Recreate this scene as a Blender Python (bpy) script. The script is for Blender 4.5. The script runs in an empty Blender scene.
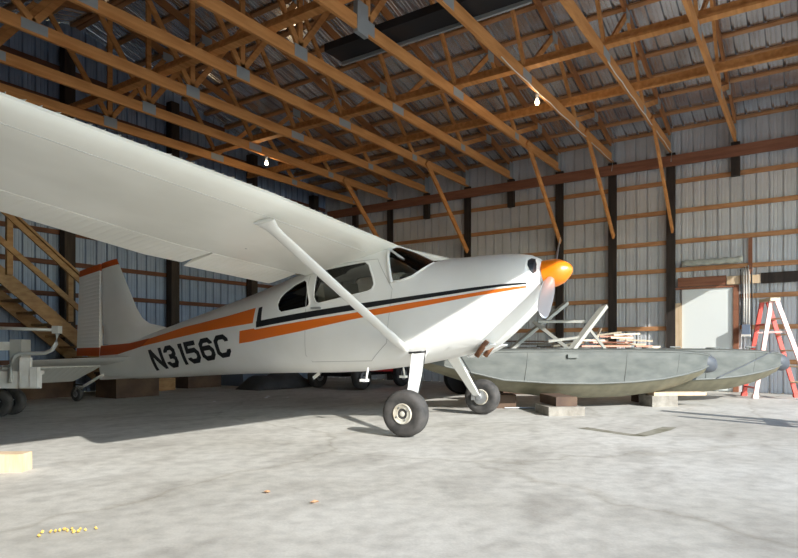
import bpy, bmesh, math, random
from mathutils import Vector, Matrix, Quaternion
random.seed(7)
SC = bpy.context.scene; COL = SC.collection
PI = math.pi
# ------------------------------------------------------------------ camera
cd = bpy.data.cameras.new('camera'); cam = bpy.data.objects.new('camera', cd); COL.objects.link(cam)
cd.sensor_width = 36; cd.lens = 610/798*36; cd.shift_y = 0.0865; cd.clip_end = 500
cam.location = (0, 0, .89); cam.rotation_euler = (PI/2, 0, -math.atan2(.829, .559))
SC.camera = cam
# ------------------------------------------------------------------ world, sun, exposure
wd = bpy.data.worlds.new('world'); SC.world = wd; wd.use_nodes = True
nt = wd.node_tree; bg = nt.nodes['Background']
sky = nt.nodes.new('ShaderNodeTexSky'); sky.sky_type = 'NISHITA'; sky.sun_disc = False
SUN_DIR = Vector((.567, 1.806, -1.0)).normalized()      # the way the light travels
sky.sun_elevation = math.radians(27.9); sky.sun_rotation = math.atan2(-.567, -1.806)
nt.links.new(sky.outputs[0], bg.inputs[0]); sky.dust_density = .2; sky.air_density = 1.3; sky.ozone_density = 2.5
bg.inputs[1].default_value = .44
sl = bpy.data.lights.new('sun', 'SUN'); sl.energy = 7.6; sl.angle = .006; sl.color = (1, .965, .91)
so = bpy.data.objects.new('sun', sl); COL.objects.link(so); so.rotation_euler = SUN_DIR.to_track_quat('-Z', 'Y').to_euler(); so.location = (-3, -12, 9)
SC.view_settings.view_transform = 'Standard'; SC.view_settings.look = 'None'
SC.view_settings.exposure = .0; SC.view_settings.gamma = 1; SC.view_settings.use_curve_mapping = False
# ------------------------------------------------------------------ materials
def mat(name, col, rough=.6, metal=0, col2=None, scale=3, stretch=(1, 1, 1), detail=4, bump=0, bscale=20, spec=.5, lo=.35, hi=.65, coat=0):
    m = bpy.data.materials.new(name); m.use_nodes = True; n = m.node_tree; b = n.nodes['Principled BSDF']
    b.inputs['Base Color'].default_value = (*col, 1); b.inputs['Roughness'].default_value = rough
    b.inputs['Metallic'].default_value = metal; b.inputs['Specular IOR Level'].default_value = spec
    b.inputs['Coat Weight'].default_value = coat; b.inputs['Coat Roughness'].default_value = .25
    if col2 or bump:
        tc = n.nodes.new('ShaderNodeTexCoord'); mp = n.nodes.new('ShaderNodeMapping'); mp.inputs['Scale'].default_value = stretch
        n.links.new(tc.outputs['Object'], mp.inputs[0])
    if col2:
        t = n.nodes.new('ShaderNodeTexNoise'); t.inputs['Scale'].default_value = scale; t.inputs['Detail'].default_value = detail
        r = n.nodes.new('ShaderNodeValToRGB'); r.color_ramp.elements[0].position = lo; r.color_ramp.elements[1].position = hi
        r.color_ramp.elements[0].color = (*col, 1); r.color_ramp.elements[1].color = (*col2, 1)
        n.links.new(mp.outputs[0], t.inputs[0]); n.links.new(t.outputs[0], r.inputs[0]); n.links.new(r.outputs[0], b.inputs['Base Color'])
    if bump:
        t2 = n.nodes.new('ShaderNodeTexNoise'); t2.inputs['Scale'].default_value = bscale; bp = n.nodes.new('ShaderNodeBump')
        bp.inputs['Strength'].default_value = bump; bp.inputs['Distance'].default_value = .02
        n.links.new(mp.outputs[0], t2.inputs[0]); n.links.new(t2.outputs[0], bp.inputs['Height']); n.links.new(bp.outputs[0], b.inputs['Normal'])
    return m
M = {}
M['white'] = mat('white_paint', (.87, .87, .85), .4, col2=(.80, .80, .77), scale=1.5, coat=.15)
M['wing_white'] = mat('wing_white', (.87, .865, .81), .3, col2=(.76, .755, .70), scale=1.1, coat=.4, stretch=(1, .5, 1), lo=.42, hi=.6)
M['orange'] = mat('orange_paint', (.80, .17, .015), .3, coat=.3)
M['spinner'] = mat('spinner_orange', (.92, .225, .006), .32, coat=.3)
M['rust'] = mat('dark_orange_paint', (.50, .085, .012), .4)
M['black'] = mat('black_paint', (.008, .009, .012), .4)
M['rubber'] = mat('rubber', (.035, .034, .033), .75, col2=(.075, .07, .066), scale=9)
M['rubber2'] = mat('dark_rubber', (.012, .012, .014), .7)
M['steel'] = mat('bare_steel', (.45, .46, .47), .35, .8)
M['prop'] = mat('propeller_metal', (.55, .56, .60), .3, .75)
M['cream'] = mat('cream_hub', (.62, .60, .52), .5, col2=(.35, .30, .22), scale=14)
M['exhaust'] = mat('rusty_exhaust', (.16, .07, .035), .7, .3, col2=(.3, .14, .07), scale=20)
M['seat'] = mat('beige_upholstery', (.42, .38, .30), .8)
M['seatd'] = mat('dark_upholstery', (.06, .06, .065), .8)
M['float'] = mat('weathered_aluminium', (.085, .094, .088), .6, .0, col2=(.135, .143, .132), scale=3.5, stretch=(1, 1, 2.5), bump=.12, bscale=5, lo=.3, hi=.7, spec=.2)
M['floatb'] = mat('stained_aluminium', (.20, .185, .125), .6, .0, col2=(.14, .13, .085), scale=5)
M['hardware'] = mat('float_hardware', (.13, .14, .13), .5, .1)
M['bumper'] = mat('grey_rubber_bumper', (.07, .08, .095), .55)
M['alu'] = mat('dull_strut_metal', (.40, .40, .36), .5, .2)
def wood(name, a, b, rough=.75, scale=3.0, stretch=(1, 1, 1)): return mat(name, a, rough, col2=b, scale=scale, stretch=stretch, detail=6, bump=.15, bscale=14)
M['truss'] = wood('orange_pine', (.50, .205, .055), (.66, .31, .10), scale=2.2, stretch=(.6, 6, 6))
M['trussd'] = wood('brown_pine', (.32, .125, .04), (.44, .19, .065), scale=2.5)
M['girt'] = wood('girt_pine', (.40, .185, .075), (.54, .28, .13), stretch=(4, 1, 6))
M['header'] = wood('header_wood', (.22, .085, .045), (.31, .13, .07), stretch=(4, .6, 6))
M['girt_shaded'] = wood('shade_darkened_girt_wood', (.10, .04, .025), (.16, .07, .04), stretch=(.6, 4, 6))  # back wall girts: the weaker light there is darkened into the wood colour
M['post'] = wood('dark_treated_post', (.022, .016, .013), (.045, .032, .025), stretch=(5, 5, .6))
M['lumber'] = wood('light_lumber', (.58, .42, .26), (.70, .55, .38), stretch=(5, 5, 1))
M['stair'] = wood('stair_lumber', (.30, .17, .075), (.42, .26, .12), stretch=(2, 5, 5))
M['brownwood'] = wood('dark_brown_wood', (.07, .04, .028), (.13, .08, .05))
M['galv'] = mat('galvanised_plate', (.36, .39, .40), .5, .25)
M['seam'] = mat('panel_seam', (.52, .52, .50), .5)
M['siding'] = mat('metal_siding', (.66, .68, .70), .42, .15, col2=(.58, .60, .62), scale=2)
M['siding_skylit'] = mat('metal_siding_skylight_tint', (.29, .37, .52), .42, .2, col2=(.24, .32, .46), scale=2)  # back wall siding with blue skylight and dimness mixed into its colour
M['roof'] = mat('metal_roofing', (.76, .79, .83), .22, .85, col2=(.62, .63, .66), scale=2)
M['door'] = mat('white_door', (.80, .84, .82), .45)
M['bulb'] = mat('bulb_glow', (1, .9, .7), .3)
b_ = M['bulb'].node_tree.nodes['Principled BSDF']; b_.inputs['Emission Color'].default_value = (1, .80, .5, 1); b_.inputs['Emission Strength'].default_value = 12
M['wire'] = mat('white_cable', (.75, .72, .66), .6)
M['red'] = mat('red_paint', (.42, .015, .015), .4)
M['ladder_red'] = mat('red_fibreglass', (.62, .09, .07), .5)
M['ladder_sunlit'] = mat('sunlit_red_fibreglass', (.80, .50, .46), .5, col2=(.85, .66, .62), scale=5)  # sun on the near rails painted in as a paler red
M['cap'] = mat('ladder_cap_tan', (.70, .58, .38), .5)
M['pink'] = mat('pinkish_board', (.72, .38, .30), .8, col2=(.62, .29, .2), scale=4)
M['pale'] = mat('pale_board', (.74, .66, .52), .8, col2=(.6, .5, .36), scale=4)
M['foam'] = mat('grey_foam', (.55, .57, .50), .9, col2=(.35, .37, .33), scale=9, bump=.4)
M['conc'] = mat('concrete_block', (.33, .31, .27), .9, col2=(.22, .20, .17), scale=8, bump=.4)
M['whitewood'] = mat('whitewashed_wood', (.88, .87, .83), .6, col2=(.74, .72, .66), scale=6)
M['pipe'] = mat('painted_pipe', (.60, .61, .58), .4, .3)
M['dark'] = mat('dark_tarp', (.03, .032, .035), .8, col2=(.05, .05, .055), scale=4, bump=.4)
M['leaf'] = mat('dry_yellow_leaf', (.62, .42, .10), .8)
M['leaf2'] = mat('dry_tan_leaf', (.62, .36, .2), .8)
M['paper'] = mat('white_scrap', (.75, .75, .78), .8)
M['bluegrey'] = mat('blue_grey_box', (.16, .20, .27), .6)
M['brush'] = wood('grey_brown_scrap', (.10, .075, .05), (.2, .15, .10))
g = bpy.data.materials.new('window_glass'); g.use_nodes = True; M['glass'] = g
gb = g.node_tree.nodes['Principled BSDF']; gb.inputs['Base Color'].default_value = (.55, .57, .56, 1); gb.inputs['Transmission Weight'].default_value = 1
gb.inputs['Roughness'].default_value = .03; gb.inputs['IOR'].default_value = 1.06; gb.inputs['Specular IOR Level'].default_value = 1
def glassmat(name, tint, alpha):
    m = bpy.data.materials.new(name); m.use_nodes = True; n = m.node_tree; n.nodes.clear()
    o = n.nodes.new('ShaderNodeOutputMaterial'); mx = n.nodes.new('ShaderNodeMixShader'); tr = n.nodes.new('ShaderNodeBsdfTransparent'); gl = n.nodes.new('ShaderNodeBsdfGlossy')
    fr = n.nodes.new('ShaderNodeFresnel'); fr.inputs[0].default_value = 1.5
    tr.inputs[0].default_value = (*tint, 1); gl.inputs[1].default_value = .04
    n.links.new(fr.outputs[0], mx.inputs[0]); n.links.new(tr.outputs[0], mx.inputs[1]); n.links.new(gl.outputs[0], mx.inputs[2]); n.links.new(mx.outputs[0], o.inputs[0]); return m
M['glass'] = glassmat('window_glass_clear', (.80, .82, .80), 0)
M['tinted'] = glassmat('window_glass_tinted', (.22, .23, .25), 0)
# concrete floor with wear, darker tyre-rubbed patches and hairline cracks
def floor_mat(name, a, b, dark):
    m = bpy.data.materials.new(name); m.use_nodes = True; n = m.node_tree; L = n.links; bs = n.nodes['Principled BSDF']
    bs.inputs['Roughness'].default_value = .62; bs.inputs['Specular IOR Level'].default_value = .35
    tc = n.nodes.new('ShaderNodeTexCoord')
    def noise(sc, det, st=(1, 1, 1), dist=0):
        mp = n.nodes.new('ShaderNodeMapping'); mp.inputs['Scale'].default_value = st; mp.inputs['Rotation'].default_value = (0, 0, .9)
        t = n.nodes.new('ShaderNodeTexNoise'); t.inputs['Scale'].default_value = sc; t.inputs['Detail'].default_value = det; t.inputs['Distortion'].default_value = dist
        L.new(tc.outputs['Object'], mp.inputs[0]); L.new(mp.outputs[0], t.inputs[0]); return t
    def ramp(t, p0, c0, p1, c1):
        r = n.nodes.new('ShaderNodeValToRGB'); r.color_ramp.elements[0].position = p0; r.color_ramp.elements[1].position = p1
        r.color_ramp.elements[0].color = (*c0, 1); r.color_ramp.elements[1].color = (*c1, 1); L.new(t, r.inputs[0]); return r
    def mul(x, y, f=1):
        q = n.nodes.new('ShaderNodeMix'); q.data_type = 'RGBA'; q.blend_type = 'MULTIPLY'; q.inputs[0].default_value = f
        L.new(x, q.inputs[6]); L.new(y, q.inputs[7]); return q.outputs[2]
    base = ramp(noise(.55, 8).outputs[0], .35, a, .65, b)
    fine = ramp(noise(9, 8).outputs[0],   .3, (.74, .74, .74), .6, (1, 1, 1))
    blot = ramp(noise(1.3, 5, (1, 2.2, 1), .5).outputs[0], .30, dark, .52, (1, 1, 1))
    grain = ramp(noise(70, 4).outputs[0], .3, (.86, .86, .86), .7, (1, 1, 1))
    v = n.nodes.new('ShaderNodeTexVoronoi'); v.feature = 'DISTANCE_TO_EDGE'; v.inputs['Scale'].default_value = .20
    nz = noise(2.2, 6); mv = n.nodes.new('ShaderNodeVectorMath'); mv.operation = 'SCALE'; mv.inputs['Scale'].default_value = .35
    av = n.nodes.new('ShaderNodeVectorMath'); L.new(nz.outputs['Color'], mv.inputs[0]); L.new(tc.outputs['Object'], av.inputs[0]); L.new(mv.outputs[0], av.inputs[1]); L.new(av.outputs[0], v.inputs['Vector'])
    crack = ramp(v.outputs[0], .0, (.74, .72, .68), .006, (1, 1, 1))
    x = mul(base.outputs[0], fine.outputs[0], .8); x = mul(x, blot.outputs[0], .8); x = mul(x, grain.outputs[0], .8); x = mul(x, crack.outputs[0], .7)
    L.new(x, bs.inputs['Base Color'])
    bp = n.nodes.new('ShaderNodeBump'); bp.inputs['Strength'].default_value = .2; bp.inputs['Distance'].default_value = .01
    L.new(noise(25, 8).outputs[0], bp.inputs['Height']); L.new(bp.outputs[0], bs.inputs['Normal']); return m
M['floor'] = floor_mat('concrete_floor', (.47, .455, .41), (.60, .59, .55), (.72, .71, .70))
M['apron'] = floor_mat('outside_apron', (.42, .40, .35), (.50, .48, .43), (.9, .9, .9))
M['stain'] = mat('oil_stain', (.16, .15, .10), .7, col2=(.28, .27, .22), scale=6)
# ------------------------------------------------------------------ helpers
def obj(name, bm, m=None, parent=None, smooth=False, angle=None):
    bmesh.ops.recalc_face_normals(bm, faces=bm.faces)
    me = bpy.data.meshes.new(name); bm.to_mesh(me); bm.free()
    o = bpy.data.objects.new(name, me); COL.objects.link(o)
    if m: me.materials.append(M[m] if isinstance(m, str) else m)
    if smooth: me.shade_smooth()
    if angle: 
        me.shade_smooth(); me.set_sharp_from_angle(angle=math.radians(angle))
    if parent: o.parent = parent
    return o
def B(): return bmesh.new()
def box(bm, a, b):
    (x0, y0, z0), (x1, y1, z1) = a, b
    v = [bm.verts.new(p) for p in [(x0,y0,z0),(x1,y0,z0),(x1,y1,z0),(x0,y1,z0),(x0,y0,z1),(x1,y0,z1),(x1,y1,z1),(x0,y1,z1)]]
    for f in [(0,3,2,1),(4,5,6,7),(0,1,5,4),(1,2,6,5),(2,3,7,6),(3,0,4,7)]: bm.faces.new([v[i] for i in f])
    return bm
def beam(bm, p, q, wd, ht, up=(0, 0, 1), bev=0):
    # a board from p to q, wd across, ht along 'up'
    p, q = Vector(p), Vector(q); d = (q-p).normalized(); s = d.cross(Vector(up)).normalized(); u = s.cross(d).normalized()
    v = [bm.verts.new(e+s*(i*wd/2)+u*(j*ht/2)) for e in (p, q) for i, j in ((-1,-1),(1,-1),(1,1),(-1,1))]
    for f in [(0,1,2,3),(4,7,6,5),(0,4,5,1),(1,5,6,2),(2,6,7,3),(3,7,4,0)]: bm.faces.new([v[i] for i in f])
    return bm
def tube(bm, pts, r, n=10, r1=None, flat=1.0, up=(0, 0, 1)):
    pts = [Vector(p) for p in pts]; rings = []
    N = len(pts)
    for i, p in enumerate(pts):
        d = (pts[min(i+1, N-1)]-pts[max(i-1, 0)]).normalized(); upv = Vector(up)
        if abs(d.dot(upv)) > .98: upv = Vector((1, 0, 0))
        s = d.cross(upv).normalized(); u = s.cross(d).normalized()
        rr = r if r1 is None else r+(r1-r)*i/(N-1)
        rings.append([bm.verts.new(p+s*math.cos(2*PI*k/n)*rr*flat+u*math.sin(2*PI*k/n)*rr) for k in range(n)])
    for a, b in zip(rings, rings[1:]):
        for k in range(n): bm.faces.new([a[k], a[(k+1) % n], b[(k+1) % n], b[k]])
    bm.faces.new(rings[0][::-1]); bm.faces.new(rings[-1]); return bm
def lathe(bm, prof, c=(0, 0, 0), axis=(0, 0, 1), n=28):
    # prof: (radius, distance along axis)
    c = Vector(c); ax = Vector(axis).normalized(); t = Vector((1, 0, 0)) if abs(ax.x) < .9 else Vector((0, 0, 1))
    s = ax.cross(t).normalized(); u = ax.cross(s); rings = []
    for r, h in prof:
        if r < 1e-5: rings.append([bm.verts.new(c+ax*h)])
        else: rings.append([bm.verts.new(c+ax*h+(s*math.cos(2*PI*k/n)+u*math.sin(2*PI*k/n))*r) for k in range(n)])
    for a, b in zip(rings, rings[1:]):
        if len(a) == 1 and len(b) == 1: continue
        for k in range(n):
            k2 = (k+1) % n
            if len(a) == 1: bm.faces.new([a[0], b[k2], b[k]])
            elif len(b) == 1: bm.faces.new([a[k], a[k2], b[0]])
            else: bm.faces.new([a[k], a[k2], b[k2], b[k]])
    for e in (rings[0], rings[-1]):
        if len(e) > 1: bm.faces.new(e)
    return bm
def loft(bm, rings, cap=True, closed=True):
    R = [[bm.verts.new(p) for p in r] for r in rings]; n = len(R[0])
    for a, b in zip(R, R[1:]):
        for k in range(n if closed else n-1): bm.faces.new([a[k], a[(k+1) % n], b[(k+1) % n], b[k]])
    if cap: bm.faces.new(R[0][::-1]); bm.faces.new(R[-1])
    return bm
def prism(bm, poly, ax, a, b):
    # polygon in the plane across axis ax ('x','y','z'), from a to b
    f = {'x': lambda p, t: (t, p[0], p[1]), 'y': lambda p, t: (p[0], t, p[1]), 'z': lambda p, t: (p[0], p[1], t)}[ax]
    A = [bm.verts.new(f(p, a)) for p in poly]; Bv = [bm.verts.new(f(p, b)) for p in poly]; n = len(poly)
    bm.faces.new(A[::-1]); bm.faces.new(Bv)
    for k in range(n): bm.faces.new([A[k], A[(k+1) % n], Bv[(k+1) % n], Bv[k]])
    return bm
def bevel(bm, w=.01, seg=2):
    bmesh.ops.bevel(bm, geom=[e for e in bm.edges if len(e.link_faces) == 2 and e.calc_face_angle(0) > .5], offset=w, segments=seg, affect='EDGES', clamp_overlap=True); return bm
def tag(o, label, cat, group=None, kind=None):
    o['label'] = label; o['category'] = cat
    if group: o['group'] = group
    if kind: o['kind'] = kind
    return o
def empty(name, loc, rz, label, cat, group=None):
    o = bpy.data.objects.new(name, None); COL.objects.link(o); o.location = loc; o.rotation_euler = (0, 0, rz); o.empty_display_size = .2
    return tag(o, label, cat, group)
def struct(o): o['kind'] = 'structure'; return o
def boolean(o, bms, op='DIFFERENCE'):
    for bm in bms:
        bmesh.ops.recalc_face_normals(bm, faces=bm.faces)
        me = bpy.data.meshes.new('cutter'); bm.to_mesh(me); bm.free(); c = bpy.data.objects.new('cutter', me); COL.objects.link(c); c.parent = o.parent
        md = o.modifiers.new('b', 'BOOLEAN'); md.operation = op; md.solver = 'EXACT'; md.object = c
        bpy.context.view_layer.update(); dg = bpy.context.evaluated_depsgraph_get()
        new = bpy.data.meshes.new_from_object(o.evaluated_get(dg)); o.modifiers.clear(); o.data = new
        bpy.data.objects.remove(c)
    return o
# ------------------------------------------------------------------ the hangar
# X runs across the hangar to the right wall, Y runs back from the open front, Z up
XR, XL, YB, YF, RIDGE = 14.1, -1.1, 12.2, -2.5, 6.5
ZE, PITCH = 5.52, .24
def zroof(x): return ZE+PITCH*(XR-x) if x >= RIDGE else ZE+PITCH*(x-XL)
fl = B(); box(fl, (XL, YF, -.2), (XR, YB, 0)); struct(obj('floor', fl, 'floor'))
ap = B(); box(ap, (-45, -60, -.25), (60, YF, -.02)); struct(obj('ground_outside', ap, 'apron'))
P9 = [(.02,0),(.062,0),(.068,.006),(.078,.006),(.084,0),(.130,0),(.136,.006),(.146,.006),(.152,0),(.182,0),(.188,.038),(.212,.038),(.2286,0)]
def ribs(a, b):
    out = [(a, 0)]; t = a
    while t < b:
        for q, d in P9:
            if t+q < b: out.append((t+q, d))
        t += .2286
    return out+[(b, 0)]
def strip(bm, pts_lo, pts_hi):
    lo = [bm.verts.new(p) for p in pts_lo]; hi = [bm.verts.new(p) for p in pts_hi]
    for k in range(len(lo)-1): bm.faces.new([lo[k], lo[k+1], hi[k+1], hi[k]])
# right wall
wr = B(); rb = ribs(YF, YB); strip(wr, [(XR+d, y, 0) for y, d in rb], [(XR+d, y, ZE) for y, d in rb])
wall_r = struct(obj('wall_right', wr, 'siding'))
wl = B(); strip(wl, [(XL-d, y, 0) for y, d in rb], [(XL-d, y, ZE) for y, d in rb]); wall_l = struct(obj('wall_left', wl, 'siding'))
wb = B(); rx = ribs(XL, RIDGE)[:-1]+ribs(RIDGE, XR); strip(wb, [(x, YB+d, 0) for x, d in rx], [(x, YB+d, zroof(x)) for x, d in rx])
wall_b = struct(obj('wall_back', wb, 'siding_skylit'))
HZ = 4.5
wf = B()
for xs, zs in (((XL, -.55), 0), ((12.97, XR), 0)): box(wf, (xs[0], YF-.15, zs), (xs[1], YF, ZE-.1))
for x0, x1, z0 in ((XL, -.55, ZE-.1), (12.97, XR, ZE-.1), (-.55, .60, HZ+.36), (.60, RIDGE, HZ), (RIDGE, 12.97, HZ)):
    prism(wf, [(x0, z0), (x1, z0), (x1, zroof(x1)+.03), (x0, zroof(x0)+.03)], 'y', YF-.15, YF)
wall_f = struct(obj('wall_front', wf, 'siding'))
GZ = [.62, 1.31, 1.94, 2.55, 3.15, 3.80, 4.43]
for z in GZ:
    if z > 2.0:
        obj('girt', box(B(), (XR-.045, YF, z-.045), (XR-.003, YB-.05, z+.045)), 'girt', wall_r)
    else:
        obj('girt', box(B(), (XR-.045, 2.44, z-.045), (XR-.003, YB-.05, z+.045)), 'girt', wall_r)
        obj('girt', box(B(), (XR-.045, YF, z-.045), (XR-.003, 1.18, z+.045)), 'girt', wall_r)
    obj('girt', box(B(), (XL+.003, YF, z-.045), (XL+.045, YB-.05, z+.045)), 'girt', wall_l)
for z in GZ+[5.05, 5.7, 6.35]:
    x1 = min(XR-.05, XR-(z+.1-ZE)/PITCH) if z > ZE-.1 else XR-.05; x0 = max(XL+.05, XL+(z+.1-ZE)/PITCH) if z > ZE-.1 else XL+.05
    obj('girt', box(B(), (x0, YB-.045, z-.045), (x1, YB-.003, z+.045)), 'girt_shaded', wall_b)
TY = [1.25+1.215*i for i in range(-1, 9)]                # the trusses, front to back
for i in range(9):
    y = 1.25+1.215*i
    if i in (1, 2, 3, 5, 7): obj('post', box(B(), (XR-.10, y-.09, 0), (XR-.047, y+.09, 5.04)), 'post', wall_r)
    elif i in (0, 4, 6, 8): obj('post_stub', box(B(), (XR-.15, y-.08, 4.36), (XR-.047, y+.08, 5.04)), 'post', wall_r)
    if i % 2: obj('post', box(B(), (XL+.047, y-.09, 0), (XL+.23, y+.09, 5.04)), 'post', wall_l)
obj('header_beam', box(B(), (XR-.21, YF+.02, 4.735), (XR-.152, YB-.25, 4.955)), 'header', wall_r)
obj('header_beam', box(B(), (XL+.232, YF+.02, 4.81), (XL+.29, YB-.25, 5.035)), 'header', wall_l)
for k in range(7):
    x = 13.42-2.38*k
    if x > XL+.3: obj('post', box(B(), (x-.11, YB-.24, 0), (x+.1, YB-.047, zroof(x)-.35)), 'post', wall_b)
# roof, built as two ribbed slopes with purlins under it
rf = B(); ry = ribs(YF-.3, YB+.1)
for xa, xb in ((RIDGE, XR+.25), (RIDGE, XL-.25)):
    za, zb = zroof(RIDGE), ZE-PITCH*.25
    strip(rf, [(xa, y, za+.004+d) for y, d in ry], [(xb, y, zb+.004+d) for y, d in ry])
roof = struct(obj('ceiling', rf, 'roof'))
px = [XR-.10-.62*k for k in range(13)]
for x in px:
    for xx in (x, XL+XR-x):
        z = zroof(xx)-.022; s = PITCH if xx < RIDGE else -PITCH
        bm = B(); beam(bm, (xx, YF, z), (xx, YB, z), .09, .036, up=Vector((-s, 0, 1)).normalized()); obj('purlin', bm, 'girt', roof)
for x in (2.9, 5.92, 8.95, 10.75):
    bm = B(); box(bm, (x-.02, YF+.05, 5.225), (x+.02, YB-.3, 5.36)); box(bm, (x-(.07 if x < 9 else .04), YF+.05, 5.222), (x+(.07 if x < 9 else .04), YB-.3, 5.258)); obj('bracing_board', bm, 'truss', roof)
# trusses
NODES = [(RIDGE, 0), (9.0, 0), (11.45, 0), (14.0, 0)]
def ztop(x): return zroof(x)-.045
truss_words = {-1: 'nearest the open front', 0: 'first one seen from the right, without a knee brace', 1: 'second from the right, above the white door',
 2: 'carrying the nearer lit bulb and its cable', 3: 'braced to the post behind the propeller', 4: 'next one back past the propeller post, no knee brace', 5: 'braced to the post behind the cowling',
 6: 'unbraced, over the windshield', 7: 'carrying the farther lit bulb', 8: 'last one, close to the back wall'}
def web(bm, a, b, y): beam(bm, (a[0], y, a[1]), (b[0], y, b[1]), .04, .09, up=(0, 0, 1) if abs(a[0]-b[0]) > .05 else (1, 0, 0))
def build_truss(i):
    y = 1.25+1.215*i
    t = empty('roof_truss', (0, y, 0), 0, 'pine roof truss, '+truss_words[i], 'roof truss', 'roof trusses across the hangar')
    obj('bottom_chord', box(B(), (XL+.05, -.024, 5.04), (XR-.05, .024, 5.215)), 'truss', t)
    for sgn in (1, -1):
        e = XR-.06 if sgn == 1 else XL+.06
        bm = B(); prism(bm, [(RIDGE, ztop(RIDGE)), (e, ztop(e)), (e, ztop(e)-.15), (RIDGE, ztop(RIDGE)-.15)], 'y', -.021, .021); obj('top_chord', bm, 'trussd', t)
        mx = lambda x: RIDGE+sgn*(x-RIDGE)
        for (xa, xb) in ((9.0, 7.75), (9.0, 10.25), (11.45, 10.25), (11.45, 12.7), (6.5, 7.75)):
            bm = B(); web(bm, (mx(xa), 5.2), (mx(xb), ztop(mx(xb))-.1), .0); obj('web', bm, 'truss', t)
        bm = B(); box(bm, (e-.05 if sgn > 0 else e, -.022, 5.2), (e if sgn > 0 else e+.05, .022, ztop(e)-.1)); obj('web', bm, 'truss', t)
        for x, wd, ht in ((9.0, .34, .135), (11.45, .18, .12)):
            bm = B(); box(bm, (mx(x)-wd/2, -.028, 5.07), (mx(x)+wd/2, .028, 5.07+ht)); obj('gusset_plate', bm, 'galv', t)
        for x in (7.75, 10.25, 12.7):
            z = ztop(mx(x)); bm = B(); box(bm, (mx(x)-.12, -.027, z-.22), (mx(x)+.12, .027, z-.06)); obj('gusset_plate', bm, 'galv', t)
        bm = B(); box(bm, (mx(13.97)-.1, -.027, 5.08), (mx(13.97)+.1, .027, 5.45)); obj('gusset_plate', bm, 'galv', t)
    bm = B(); web(bm, (RIDGE, 5.2), (RIDGE, ztop(RIDGE)-.1), 0); obj('king_post', bm, 'truss', t)
    bm = B(); box(bm, (RIDGE-.13, -.029, 5.06), (RIDGE+.13, .029, 5.24)); obj('gusset_plate', bm, 'galv', t)
    if i in (1, 2, 3, 5, 7):
        bm = B(); beam(bm, (13.93, -.05, 3.36), (11.92, -.05, 5.14), .04, .13); obj('knee_brace', bm, 'truss', t)
    return t
trusses = {i: build_truss(i) for i in range(-1, 9)}
# a tall upright plate on the centre joint of the truss over the wing strut
obj('splice_plate', box(B(), (6.25, -.034, 5.0), (6.48, .034, 5.42)), 'galv', trusses[3])
# the door in the right wall, its jambs and the beam over it
dr = B(); box(dr, (XR-.05, 1.30, .02), (XR-.012, 2.25, 2.12)); door = struct(obj('door_1', bevel(dr, .004), 'door'))
obj('door_jamb', box(B(), (XR-.08, 1.20, 0), (XR-.004, 1.295, 2.12)), 'header', door)
obj('door_jamb', box(B(), (XR-.08, 2.262, 0), (XR-.004, 2.43, 1.84)), 'lumber', door)
obj('door_head', box(B(), (XR-.07, 1.2, 2.125), (XR-.004, 2.43, 2.17)), 'header', door)
obj('door_header', box(B(), (XR-.075, 1.42, 2.18), (XR-.046, 2.33, 2.37)), 'header', door)
obj('door_header', box(B(), (XR-.085, .82, 2.18), (XR-.046, 1.41, 2.35)), 'lumber', door)
obj('door_header', box(B(), (XR-.08, -2.4, 2.17), (XR-.046, .81, 2.38)), 'post', door)
obj('wall_block', box(B(), (XR-.06, .96, 2.37), (XR-.046, 1.03, 3.1)), 'header', wall_r)
# ---- fuselage sections
# X, bottom z, top z, half width, height fraction of widest line, exponent low, exponent up
ST = [(1.10,1.45,1.82,.22,.55,2.2,2.2),(1.07,1.375,1.865,.33,.55,2.3,2.4),(1.00,1.29,1.90,.395,.56,2.3,2.6),(.90,1.19,1.918,.425,.56,2.3,2.6),
(.75,1.05,1.928,.455,.55,2.4,2.6),(.60,.93,1.932,.475,.54,2.6,2.6),(.50,.87,1.932,.485,.53,2.8,2.6),(.17,.80,1.925,.505,.5,3.2,2.6),
(-.17,.735,1.915,.53,.5,3.6,2.7),(-.30,.71,1.975,.535,.48,3.6,2.8),(-.44,.685,2.045,.54,.46,3.6,3.0),(-.60,.66,2.11,.545,.45,3.6,3.4),(-.80,.635,2.12,.55,.44,3.6,3.6),
(-1.10,.60,2.08,.55,.44,3.6,3.6),(-1.50,.58,1.98,.54,.45,3.6,3.5),(-1.84,.57,1.89,.515,.46,3.5,3.3),(-2.20,.56,1.79,.485,.47,3.3,3.0),(-2.62,.545,1.685,.43,.48,3.0,2.6),
(-3.05,.53,1.58,.375,.5,2.8,2.3),(-3.64,.50,1.44,.30,.5,2.6,2.1),(-4.55,.445,1.21,.19,.5,2.4,2.0),(-5.20,.415,1.05,.12,.5,2.3,2.0),(-5.80,.42,.96,.065,.5,2.2,2.0),(-6.10,.44,.93,.035,.5,2.1,2.0)]
def sec(X):
    if X >= ST[0][0]: return ST[0][1:]
    for a, b in zip(ST, ST[1:]):
        if b[0] <= X <= a[0]:
            t = (a[0]-X)/(a[0]-b[0])
            return tuple(p+(q-p)*t for p, q in zip(a[1:], b[1:]))
    return ST[-1][1:]
def half_w(X, z):
    zb, zt, w, fr, nl, nu = sec(X)
    zc = zb+(zt-zb)*fr
    t, n = ((zc-z)/(zc-zb), nl) if z < zc else ((z-zc)/(zt-zc), nu)
    t = min(max(t, 0), 1)
    return w*(1-t**n)**(1/n)
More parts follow.
